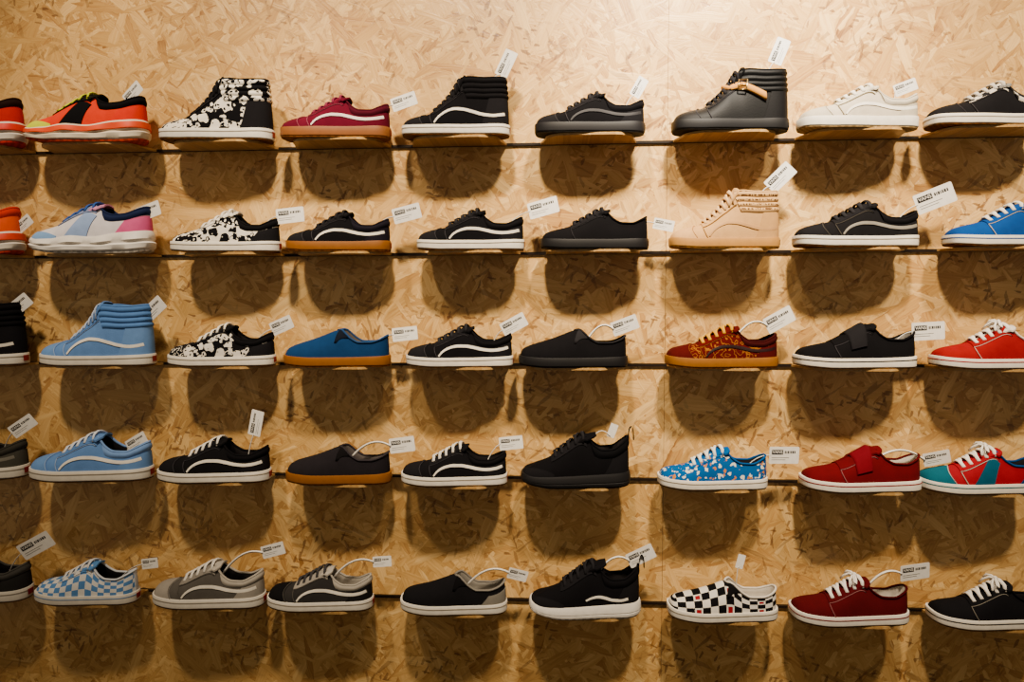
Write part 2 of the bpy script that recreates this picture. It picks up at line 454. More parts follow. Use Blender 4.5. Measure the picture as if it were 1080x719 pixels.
def g_collar(mb, st):
    tall = st.ZT(.8) > .12
    s0 = .63 if not tall else .60
    def f(a, b):
        v0 = uof(s0 + .04 * (1 - b)); return v0 + (2 - 2 * v0) * a, (.66 if not tall else .50) + (.34 if not tall else .5) * b
    off = (lambda a, b: .0012 + .0034 * math.sin(math.pi * b)) if not tall else (lambda a, b: .0012 + .0035 * abs(math.sin(math.pi * b * 4)))
    patch(mb, st, f, 44, 24 if tall else 8, off)
def g_rim(mb, st):
    v0 = uof(st.thr[1] if st.thr else .505); n = 60
    mb.tube([S(st, v0 + (2 - 2 * v0) * i / n, 1) + Vector((0, 0, -.0005)) for i in range(n + 1)], .0030, 8)
def g_lining(mb, st):
    v0 = uof(.50); n = 50; rows = []
    for i in range(n + 1):
        v = v0 + (2 - 2 * v0) * i / n; T = S(st, v, 1); q = outl(v) - onrm(v) * .011
        A = Vector((T.x * .985, T.y * .90, T.z - .004)); B = Vector((q.x, q.y, .046)); D = Vector((q.x * .97, q.y * .9, .036))
        rows.append([D, B, B.lerp(A, .5), A, T])
    mb.grid([r[::-1] for r in rows])
    rows = []
    for i in range(31):
        u = uof(.22) + (1 - uof(.22)) * i / 30; a = outl(u) - onrm(u) * .011; b = outl(-u) - onrm(-u) * .011
        rows.append([(*(b + (a - b) * k / 4), .036) for k in range(5)])
    mb.grid([r[::-1] for r in rows])
def cen(st, s): return Vector(((st.ST(s) - .5) * L, 0, st.ZT(s)))
def g_tongue(mb, st):
    s0, s1 = st.thr; n = 18; rows = []
    d = (cen(st, s1) - cen(st, s1 - .05)).normalized()
    for i in range(n + 5):
        k = i / n
        c = cen(st, s0 - .02 + (s1 - s0 + .02) * min(k, 1)); ex = max(0, i - n) / 4
        c = c + d * (st.tip * ex) + Vector((.001, 0, .0015 * ex - .001))
        w = (.014 + .014 * min(k, 1)) * (1 - .35 * ex ** 3)
        up = Vector((-d.z, 0, d.x))
        rows.append([c + Vector((0, y * w, 0)) + up * (.003 - .010 * y * y * (1 - .5 * ex)) for y in (-1, -.75, -.5, -.25, 0, .25, .5, .75, 1)])
    mb.grid(rows)
    back = [[p - Vector((-d.z, 0, d.x)) * .004 for p in r] for r in rows]
    mb.grid([r[::-1] for r in back])
    mb.grid([[a, b] for a, b in zip(rows[-1], back[-1])])
    for e in (0, -1): mb.grid([[r[e], q[e]] for r, q in zip(rows, back)])
def g_laces(mb, st):
    s0, s1 = st.thr; tall = st.ZT(.8) > .12; n = 7 if tall else 5
    d = (cen(st, s1) - cen(st, s0)).normalized(); up = Vector((-d.z, 0, d.x))
    for i in range(n):
        s = s0 + .025 + (s1 - s0 - .045) * i / (n - 1)
        for q in (0, 1):
            sa = s; sb = min(s + (.035 if q else .0), s1 - .005)
            va, vb = uof(sa), -uof(sb)
            A = S(st, va, .74) + Nn(st, va, .74) * .0022; A2 = S(st, va, .96) + Nn(st, va, .96) * .0050
            B = S(st, vb, .74) + Nn(st, vb, .74) * .0022; B2 = S(st, vb, .96) + Nn(st, vb, .96) * .0050
            m = (cen(st, (sa + sb) / 2)) + up * .0078
            mb.tube([A, A2, A2.lerp(m, .5) + up * .0018, m, B2.lerp(m, .5) + up * .0018, B2, B], .0043, 8, .6, up)
def g_bow(mb, st):
    s0, s1 = st.thr; c = cen(st, s1 - .045) + Vector((-.004, 0, .012))
    for sg in (-1, 1):
        mb.tube([c + Vector((x * .001, sg * y * .001, z * .001)) for x, y, z in ((0, 0, 0), (-4, 8, 5), (-9, 18, 3), (-12, 26, -6), (-8, 27, -12), (-3, 18, -6), (0, 6, -1), (0, 0, 0))], .0028, 6)
        mb.tube([c + Vector((x * .001, sg * y * .001, z * .001)) for x, y, z in ((0, 0, 0), (-9, 8, 1), (-18, 17, -8), (-22, 27, -20))], .0026, 6)
    mb.tube([c + Vector((0, -.005, 0)), c + Vector((0, 0, .002)), c + Vector((0, .005, 0))], .0052, 8)
def g_stitch(sg):
    def g(mb, st):
        s0, s1 = st.thr; p = []
        for i in range(10):
            s = s0 - .012 + .04 * (1 - i / 9) ** 2; t = .04 + .53 * i / 9
            p.append(S(st, sg * uof(s), t) + Nn(st, sg * uof(s), t) * .0018)
        for i in range(1, 17):
            s = s0 - .012 + (s1 + .02 - s0) * i / 16; t = .575 + .10 * i / 16
            p.append(S(st, sg * uof(s), t) + Nn(st, sg * uof(s), t) * .0008)
        mb.tube(p, .0010, 5)
    return g
def g_stripe(pts, w):
    def g(mb, st):
        ps = [Vector((s * L, z)) for s, z in pts]
        fx = pchip([(i, p.x) for i, p in enumerate(ps)]); fy = pchip([(i, p.y) for i, p in enumerate(ps)])
        n = 44; q = [Vector((fx(i * (len(ps) - 1) / n), fy(i * (len(ps) - 1) / n))) for i in range(n + 1)]
        for sg in (1, -1):
            rows = []
            for i, p in enumerate(q):
                t = (q[min(i + 1, n)] - q[max(i - 1, 0)]).normalized(); nn = Vector((-t.y, t.x))
                ww = w * (.5 + .5 * min(1, i / n * 2.4))
                r = []
                for k, o in ((-1, -.0008), (-1, .0020), (-.5, .0021), (0, .0021), (.5, .0021), (1, .0020), (1, -.0008)):
                    e = p + nn * (k * ww / 2); v = sg * uof(min(e.x / L, .995)); t_ = tz_of(st, v, e.y)
                    r.append(S(st, v, t_) + Nn(st, v, t_) * o)
                rows.append(r if sg > 0 else r[::-1])
            mb.grid(rows)
    return g
LOWS = [(.325, .030), (.352, .0395), (.392, .0480), (.445, .0540), (.505, .0570), (.57, .0565), (.65, .0520), (.73, .0470), (.81, .0450), (.89, .0470), (.965, .0520)]
HIGHS = [(.325, .031), (.355, .043), (.40, .0545), (.455, .063), (.515, .0675), (.58, .0665), (.67, .0600), (.76, .0525), (.85, .0490), (.91, .0505), (.965, .0540)]
SOCKS = [(.42, .050), (.46, .060), (.52, .068), (.58, .069), (.66, .062), (.75, .056), (.86, .056), (.93, .060)]
LOWMARK = [(.50, .049), (.55, .055), (.61, .058), (.67, .055), (.74, .049), (.81, .048), (.88, .052)]
def g_strap(s0, s1, tl):
    def g(mb, st):
        cols = []; ns = 8
        for i in range(ns + 1):
            s = s0 + (s1 - s0) * i / ns; v = uof(s)
            ts = [tl + (1 - tl) * k / 8 for k in range(9)]
            A = [S(st, v, t) + Nn(st, v, t) * (.0046) for t in ts]; B = [S(st, -v, t) + Nn(st, -v, t) * .0046 for t in ts]
            br = [A[-1].lerp(B[-1], k / 6) + Vector((0, 0, .004 * math.sin(math.pi * k / 6))) for k in range(1, 6)]
            cols.append(A + br + B[::-1])
        lo = lambda r: [p - Vector((0, p.y * .06, .0045)) for p in r]
        mb.grid([lo(cols[0])] + cols + [lo(cols[-1])])
        for k in (0, -1):
            mb.grid([[c[k], c[k] - Vector((0, c[k].y * .08, .001))] for c in cols])
    return g
def ank(a, b): return .78 - .28 * a, .40 + .40 * a + .17 * (b - .5)
def g_ankle(mb, st):
    def pt(sg, a, b, o):
        s, t = ank(a, b); v = sg * uof(s)
        return S(st, v, t) + Nn(st, v, t) * o
    bs = [0, 0, .5, 1, 1]; os_ = [-.0005, .0062, .0070, .0062, -.0005]
    A = [[pt(1, i / 14, b, o) for b, o in zip(bs, os_)] for i in range(15)]
    B = [[pt(-1, i / 14, b, o) for b, o in zip(bs, os_)] for i in range(15)]
    br = []
    for k in range(1, 8):
        q = k / 8
        br.append([x.lerp(y, q) + Vector((-.018 * math.sin(math.pi * q), 0, .006 * math.sin(math.pi * q))) for x, y in zip(A[-1], B[-1])])
    mb.grid(A + br + B[::-1])
def g_gore(sg):
    def g(mb, st):
        patch(mb, st, lambda a, b: (sg * uof((.535 + (.02 + .085 * b) * (a if sg > 0 else 1 - a)) - .03 * (1 - b)), .40 + .59 * b), 8, 6, .0012)
    return g
def g_tab(mb, st):
    T = S(st, 1, 1); pts = []
    for i in range(13):
        a = math.pi * i / 12
        pts.append(T + Vector((.005 - .007 * math.cos(a) + .004, 0, -.012 + .036 * math.sin(a) ** .7 if 0 < i < 12 else -.012)))
    rows = [[p + Vector((0, y, 0)) for y in (-.008, 0, .008)] for p in pts]
    mb.grid(rows); mb.grid([[p + Vector((.0012, 0, .001)) for p in r][::-1] for r in rows])
def g_buckle(mb, st):
    s, tt = ank(.62, .5); v = uof(s); c = S(st, v, tt) + Nn(st, v, tt) * .0095; n = Nn(st, v, tt)
    s2, t2 = ank(.8, .5); b = (S(st, uof(s2), t2) - S(st, v, tt)); b = (b - n * b.dot(n)).normalized(); t = n.cross(b)
    pts = [c + t * (.013 * x) + b * (.010 * y) for x, y in ((-1, -1), (1, -1), (1, 1), (-1, 1), (-1, -1))]
    for a, d in zip(pts, pts[1:]): mb.tube([a, d], .0017, 6)
    mb.tube([c - b * .013, c + b * .010], .0013, 6)

# ------------------------------------------------------------------ scene shell
YC = -.074            # shoe centre line in front of the wall
PT = .006
NEARY = [140, 263, 388, 515, 652]       # near lower edge of the soles at mid frame
SZ = [at(540, y, YC - .047).z - PT / 2 for y in NEARY]
GAP = .008
mb = MB()
edges = [2.75] + SZ + [.08]
xs = [-2.6, at(160, 300, 0).x - .9, at(702, 300, 0).x, 2.6]
for k in range(6):
    hi = edges[k] - (GAP / 2 if k else 0); lo = edges[k + 1] + (GAP / 2 if k < 5 else 0)
    for a, b in zip(xs, xs[1:]):
        mb.box(a + .0005, b - .0005, 0, .018, lo, hi)
w = link('wall_back', mb.mesh('wall_back', smooth=False), osb()); w['kind'] = 'structure'
dark = mat('plastic', '1c130d')
for k, z in enumerate(SZ):
    mb = MB(); mb.box(-2.6, 2.6, -.006, .018, z - .0036, z + .0030)
    o = link('trim_%d' % (k + 1), mb.mesh('trim', smooth=False), dark); o['kind'] = 'structure'
mb = MB(); mb.box(-2.6, 2.6, 0.0, .02, 0, .08)
o = link('baseboard_back', mb.mesh('baseboard', smooth=False), mat('plastic', '2a241f')); o['kind'] = 'structure'
mb = MB(); mb.box(-2.6, 2.6, -3.4, .02, -.05, 0)
o = link('floor', mb.mesh('floor', smooth=False), mat('rubber', '6a625a')); o['kind'] = 'structure'
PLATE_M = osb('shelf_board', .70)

# ------------------------------------------------------------------ shoes
K = '151417'; K2 = '222124'; W = 'e4ded2'; GUM = '9a5f2c'; G2 = '7a4e28'
SH = []
def shoe(row, x0, x1, sty, label, short, tag=None, **c): SH.append((row, x0, x1, sty, label, short, tag, c))
# ---- top shelf
shoe(1, -101, 23, 'run', 'orange red running shoe cut off by the left edge of the top shelf', 'orange red running shoe on the top shelf', None, up='d63d19', eye='d63d19', heel='c63714', col='2a1a16', lace=K, saddle='b83212', side='dcd4c8', line='e2431d', sole='d8421c')
shoe(1, 31, 155, 'run', 'orange running shoe with neon yellow toe and black lacing area', 'orange and neon yellow running shoe', (140, 98, 38, 25), up='e84e22', toe='cfd64a', heel='ea4a26', eye=K, col=K, lace='c3cc46', tongue='2a2a22', saddle=K, side='e8dcc8', line='f0602c', sole='d9572c')
shoe(1, 171, 288, 'high', 'black and white printed high top sneaker on the top shelf', 'printed high top sneaker', None, up=K, pat=('blotch', W), eye=K2, heel=K2, colpat=('blotch', W), col=K, lace='2c2b2e', side=W, sole=G2)
shoe(1, 297, 412, 'low', 'burgundy low top sneaker with white side stripe and gum sole', 'burgundy gum sole sneaker', (426, 107, 18, 27), up='6c1e31', toe='661c2d', eye='762337', heel='661c2d', col='561a29', lace='8a3c52', stripe='e6d8d0', side='96603a', sole=GUM, stitch='a05a68')
shoe(1, 424, 538, 'high', 'black high top sneaker with white side stripe and white sole', 'black striped high top sneaker', (534, 67, 62, 27), up=K, eye=K2, col=K, heel=K2, toe=K2, lace='2c2b2e', stripe=W, side=W, sole=G2)
shoe(1, 564, 680, 'low', 'all black low top lace up sneaker on the top shelf', 'all black sneaker on the top shelf', (674, 92, 60, 20), up=K, toe=K2, eye=K2, heel=K2, col=K, lace='343336', stripe='3a393c', side='242326', sole='2a2724')
shoe(1, 709, 831, 'high', 'black leather high top sneaker with tan buckled strap', 'black leather high top', (822, 54, 68, 26), up='0c0b0d', kind='leather', eye='141315', col='0c0b0d', heel='121113', toe='100f11', lace='2c2b2e', side='1c1b1d', sole='26221e', strap='c8925a', buckle=1)
shoe(1, 842, 968, 'low', 'cream low top sneaker with white sole on the top shelf', 'cream sneaker', (955, 92, 20, 22), up='c6bcaa', toe='bfb6a4', eye='ccc4b2', heel='bfb6a4', col='c6beae', lace='e0dacd', stripe='e6e0d4', side='e2dccf', sole='b59a72', stitch='9a8e76')
shoe(1, 978, 1106, 'low', 'black low top with grey and white checked collar, right end of top shelf', 'black sneaker at the right end of the top shelf', None, up='1d1c1f', toe=K2, eye='2a292c', eyepat=('checker', 'cfc9be'), colpat=('checker', 'cfc9be'), heel=K2, col='3a383a', lace='c9c4bc', tongue='8a8884', side=W, sole=G2)
# ---- second shelf
shoe(2, -102, 22, 'run', 'orange running shoe cut off by the left edge of the second shelf', 'orange running shoe on the second shelf', (25, 236, 35, 22), up='e4521f', eye='e4521f', heel='e8641f', col='d04418', lace=W, side='e0d8cc', line='e4521f', sole='e0521f')
shoe(2, 37, 161, 'run', 'pale blue, white and pink running shoe with chunky white sole', 'pink and blue running shoe', (156, 223, 18, 30), up='dcd8dc', toe='8fb0dc', heel='e4709f', eye='8d98b8', col='2b3558', lace='4a6ab0', tongue='e2a0c0', saddle='9fb4dc', side='ebe6df', sole='d8d2ca')
shoe(2, 183, 295, 'low', 'white and black printed low top on second shelf beside gum soled sneaker', 'printed low top on the second shelf', (306, 227, 6, 30), up=W, pat=('blotch', K), lace=W, heel=K2, col=K, side=W, sole=G2)
shoe(2, 303, 412, 'low', 'black low top sneaker with white side stripe and gum sole', 'black gum sole sneaker', (429, 225, 14, 30), up=K, toe=K2, eye=K2, heel='232029', col='232029', lace='2c2b2e', stripe=W, side='96602e', sole=GUM)
shoe(2, 440, 553, 'low', 'black suede low top with white side stripe on second shelf', 'black striped sneaker on the second shelf', (573, 219, 14, 32), up=K, toe=K2, eye=K2, heel=K2, col=K, lace='343336', stripe='d8d2c8', side=W, sole=G2)
shoe(2, 570, 684, 'era', 'plain all black canvas lace up sneaker with black sole', 'plain all black lace up sneaker', (700, 237, -12, 20), up=K, eye=K2, col=K, lace='2c2b2e', side='1c1b1d', sole='26221e', stitch='3a393c')
shoe(2, 706, 822, 'high', 'tan high top sneaker with printed heel and gum sole', 'tan high top sneaker', (823, 187, 45, 30), up='cba274', toe='cea578', eye='cba274', heel='c79d6e', col='cea87c', colpr='6a4a30', lace='d8b48a', stripe='c2986c', side='c09058', sole='b07f4a', stitch='9a7248')
shoe(2, 838, 968, 'low', 'black low top sneaker with thin cream piped stripe on second shelf', 'black sneaker with thin piped stripe', (986, 209, 22, 44), up='1d1c1e', toe='222124', eye='242326', heel='222124', col=K, lace='343336', stripe='8f8a80', side=W, sole=G2, stitch='5a5650')
shoe(2, 998, 1124, 'era', 'blue canvas lace up sneaker at the right end of the second shelf', 'blue canvas sneaker', None, up='2a5096', eye='2a5096', col='264786', lace='e6e2da', side=W, sole=G2, line='3a62a8', stitch='b8b4b0')
# ---- third shelf
shoe(3, -90, 27, 'high', 'black high top sneaker cut off by the left edge', 'black high top at the left edge', (20, 322, 38, 28), up=K, eye=K2, col=K, heel=K2, lace='2c2b2e', stripe=W, side=W, sole=G2)
shoe(3, 47, 163, 'high', 'light blue high top sneaker with white side stripe', 'light blue high top sneaker', (162, 326, 38, 30), up='7496cc', toe='7c9ed2', eye='6c8ec6', heel='7c9ed2', col='668ac2', lace='c4d0e4', stripe='efeae0', side=W, sole=G2, stitch='a8bcdc')
shoe(3, 180, 290, 'low', 'black low top sneaker with white flame print and white sole', 'flame print sneaker', (297, 343, 22, 27), up=K, pat=('blotch', 'd6d0c6'), toe=K, toepat=('flame', W), eye=K2, heel=K2, col=K, lace=W, side=W, sole=G2)
shoe(3, 301, 412, 'slip', 'blue slip on shoe with gum sole', 'blue slip on shoe', (427, 352, 6, 27), up='254370', col='35527e', gore='1c2230', lin='6a625c', side='96602e', sole=GUM)
shoe(3, 429, 541, 'low', 'black low top with white stripe, third shelf, beside the all black slip on', 'black striped sneaker on the third shelf', (542, 342, 28, 28), up=K, toe=K2, eye=K2, heel=K2, col=K, lace='343336', stripe=W, side=W, sole=G2)
shoe(3, 547, 662, 'slip', 'all black canvas slip on shoe with white tag loop', 'all black slip on shoe', (659, 343, 20, 28, 1), up='171619', col='2c2b2e', gore='302f32', lin='3c3a3d', side='1a191b', sole='221f1c')
shoe(3, 702, 820, 'low', 'dark red patterned sneaker with yellow laces and gum sole', 'dark red sneaker with yellow laces', (822, 337, 28, 32, 1), up='5c1416', pat=('flame', '9a642c'), toe='561214', eye='621618', heel='561214', col='401012', lace='d2a02a', stripe='2a1010', side='9a662c', sole=GUM, stitch='8a5028')
shoe(3, 838, 966, 'strap', 'black strap fastened sneaker with white sole', 'black strap sneaker', (979, 349, 3, 34), up=K, eye=K, col=K, lin='8d8982', strap='262528', side=W, sole=G2, line='2a292b')
shoe(3, 984, 1110, 'era', 'bright red lace up sneaker with white laces, right end of third shelf', 'bright red sneaker', None, up='9c1a28', eye='9c1a28', col='e0dad0', lace='ece8e0', tongue='d8d0c6', side=W, sole=G2, line='b8303a', stitch='cfa8a0', bow=1)
# ---- fourth shelf
shoe(4, -92, 28, 'low', 'dark grey low top sneaker cut off by left edge of fourth shelf', 'grey sneaker at the left edge', (24, 449, 35, 28), up='5a5850', toe='4a4842', eye='4a4842', heel='5c5a52', col='4a4842', lace=W, stripe='8a867c', side=W, sole=G2)
shoe(4, 38, 160, 'low', 'light blue low top sneaker with white side stripe', 'light blue low top sneaker', (144, 466, 30, 26), up='7496cc', toe='7c9ed2', eye='7092c8', heel='7c9ed2', col='86a4d6', lace='dfe4ec', stripe='efeae0', side=W, sole=G2, stitch='a8bcdc')
shoe(4, 170, 285, 'low', 'black low top with white stripe and white laces, upright tag behind', 'black striped sneaker with white laces', (270, 446, 78, 28), up='1b1a1c', toe=K2, eye=K2, heel=K2, col=K, lace='e0dbd2', stripe=W, side=W, sole=G2)
shoe(4, 303, 413, 'slip', 'dark grey slip on shoe with gum sole', 'dark slip on shoe with gum sole', (424, 469, 10, 30, 1), up='2b282c', col='3e3a3e', gore='1a181a', lin='6a6462', side='96602a', sole=GUM)
shoe(4, 424, 535, 'low', 'black low top with white stripe, fourth shelf, beside all black trainer', 'black striped sneaker beside the all black trainer', (539, 467, 8, 26), up='18171a', toe=K2, eye=K2, heel=K2, col=K, lace='d9d4cb', stripe=W, side=W, sole=G2)
shoe(4, 550, 664, 'sock', 'all black chunky trainer with pull tab and tall tongue', 'all black chunky trainer', (646, 454, 70, 12, 2), up='121114', toe='1e1d20', eye='201f22', heel='1e1d20', col='101013', lace='2c2b2e', side='1c1b1d', sole='1a1818', tab='1e1d20')
shoe(4, 694, 809, 'era', 'bright blue floral print lace up sneaker with white sole', 'blue floral print sneaker', (827, 480, -2, 33), up='2463a4', pat=('floral', 'dcdcd0', 'd08a50'), eye='2463a4', eyepat=('floral', 'dcdcd0', 'd08a50'), col='215a98', lace='e4e2dc', side=W, sole=G2)
shoe(4, 845, 971, 'strap', 'red strap fastened sneaker with white sole', 'red strap sneaker', (988, 483, 14, 26, 1), up='6e1220', eye='6e1220', col='62101c', lin='cfc8bc', strap='7a1828', side=W, sole=G2, line='a03038', stitch='a06868')
shoe(4, 970, 1096, 'era', 'teal, red and blue colour block lace up sneaker with white laces', 'teal and red sneaker', None, up='a02430', toe='2a6678', eye='a82632', tongue='a02430', saddle='285c74', col='27508a', heel='23467a', lace='ece8e0', side=W, sole=G2, line='3a7a86', bow=1, stitch='c0b8b0')
# ---- bottom shelf
shoe(5, -82, 33, 'low', 'black and grey sneaker cut off by left edge of bottom shelf', 'black and grey sneaker at the left edge', (38, 575, 28, 36), up='2c2b2c', toe=K2, eye=K2, heel='3a3938', col='5a5854', lace=W, side=W, sole=G2)
shoe(5, 42, 147, 'era', 'light blue and white checked lace up sneaker', 'blue checked sneaker', (158, 594, 10, 20), up='6f9ad0', pat=('checker', 'e4e2de'), col='d8dce2', lace='e4e4e4', side=W, sole=G2, line='8aa8d0')
shoe(5, 165, 280, 'low', 'grey low top with white side stripe and pale laces on bottom shelf', 'grey sneaker on the bottom shelf', (288, 580, 15, 26, 1), up='66625d', toe='a39d94', eye='958f87', heel='a39d94', col='b0aaa0', lace='e0dbd2', tongue='b8b2a8', stripe=W, side=W, sole=G2, stitch='6a6660')
shoe(5, 284, 394, 'low', 'black and pale grey low top with black toe and white side stripe', 'pale grey sneaker with black toe', (403, 592, 6, 20, 1), up='3e3c3b', toe='1c1b1d', eye='a39d94', heel='2a292a', col='b0aaa0', lace='4a484a', tongue='b8b2a8', stripe=W, lin='b0aaa0', side=W, sole=G2, stitch='6a6660')
shoe(5, 423, 535, 'slip', 'black slip on shoe with grey heel and white sole', 'black and grey slip on shoe', (546, 606, -18, 22, 1), up='1e1d20', col='8a857d', heel='8a857c', gore='151416', lin='9a958c', side=W, sole=G2)
shoe(5, 559, 675, 'sock', 'black trainer with low white side mark and thick white sole', 'black trainer with white sole', (676, 586, 26, 30, 1), up='161518', toe=K2, eye=K2, heel=K2, col=K, lace='2c2b2e', stripe=W, mark=1, side='e6e1d8', sole='d8d2c8', tab=K)
shoe(5, 704, 820, 'slip', 'black and white checked slip on shoe with red accents', 'checked slip on shoe', (781, 592, 75, 12, 2), up='18171a', pat=('checker', 'e2ddd4', 'a83038'), col='d8d2c8', gore='1a191b', lin='cfc8bc', side=W, sole=G2)
shoe(5, 834, 958, 'era', 'dark red lace up sneaker with white laces and white sole', 'dark red sneaker with white laces', (965, 603, 6, 32, 1), up='5e101c', eye='5e101c', col='520e18', lin='d2cbc0', lace='ebe6de', side=W, sole=G2, line='8e3038', stitch='a06868', bow=1)
shoe(5, 981, 1107, 'era', 'black lace up sneaker with white laces, right end of bottom shelf', 'black sneaker with white laces', None, up='1b1a1d', eye='1b1a1d', col=K, lace='ebe6de', side=W, sole=G2, line='2a292b', stitch='8a857c', bow=1)

KINDNAME = {'low': 'low_top_sneaker', 'era': 'lace_up_sneaker', 'slip': 'slip_on_shoe', 'high': 'high_top_sneaker', 'run': 'running_shoe', 'sock': 'trainer', 'strap': 'strap_sneaker'}
SHELFW = ['top', 'second', 'third', 'fourth', 'bottom']
def tag_thing(o, label, cat, group=None):
    o['label'] = label; o['category'] = cat
    if group: o['group'] = group

# lettering for tags
def text_mesh(txt, size):
    cu = bpy.data.curves.new('lettering', 'FONT'); cu.body = txt; cu.size = size; cu.align_x = 'CENTER'; cu.align_y = 'CENTER'; cu.extrude = .00012
    o = bpy.data.objects.new('lettering_source', cu); COL.objects.link(o); bpy.context.view_layer.update()
    me = bpy.data.meshes.new_from_object(o.evaluated_get(bpy.context.evaluated_depsgraph_get()))
    bpy.data.objects.remove(o)
    me.transform(Matrix.Rotation(R(90), 4, 'X')); me.materials.clear(); return me
TXT = text_mesh('VANS', .0098)
def mk_card(wd, h):
    mb = MB(); n = 5; r = .003; pts = []
    for cx, cz, a0 in ((wd/2 - r, h/2 - r, 0), (-wd/2 + r, h/2 - r, 90), (-wd/2 + r, -h/2 + r, 180), (wd/2 - r, -h/2 + r, 270)):
        for k in range(n): a = R(a0 + 90 * k / (n - 1)); pts.append((cx + r * math.cos(a), cz + r * math.sin(a)))
    m = len(pts)
    mb.v = [(x, -.0004, z) for x, z in pts] + [(x, .0004, z) for x, z in pts]
    mb.f = [tuple(reversed(range(m))), tuple(range(m, 2 * m))] + [(k, (k + 1) % m, (k + 1) % m + m, k + m) for k in range(m)]
    return mb.mesh('card', smooth=False)
CARD = mk_card(.074, .040)
mb = MB(); mb.box(-.031, -.003, -.0007, -.0003, .002, .013); LOGO = mb.mesh('logo_box', smooth=False)
mb = MB()
x = .001
for wd in (.004, .003, .005, .003, .004, .005, .004): mb.box(x, x + wd - .0014, -.0007, -.0003, .0045, .0105); x += wd
mb.box(-.031, .012, -.0007, -.0003, -.006, -.0052); mb.box(-.031, .004, -.0007, -.0003, -.011, -.0102)
PRINT = mb.mesh('small_print', smooth=False)
PAPER = mat('paper', 'e2ded6'); INK = mat('plastic', '1a191a'); TIE = mat('plastic', 'd8d4cc')
# shelf plate: straight edge at the ledge, tapering to a rounded front under the sole
pp = [(.132, -.004), (.126, -.030)]
for k in range(11): a = R(-90 * k / 10); pp.append((.058 + .060 * math.cos(a), -.056 + .057 * math.sin(a)))
pp += [(-x_, y_) for x_, y_ in reversed(pp)]
mb = MB(); mb.prism([(x_, y_) for x_, y_ in reversed(pp)], -PT / 2, PT / 2)
PLATE = mb.mesh('shelf_plate', smooth=False)

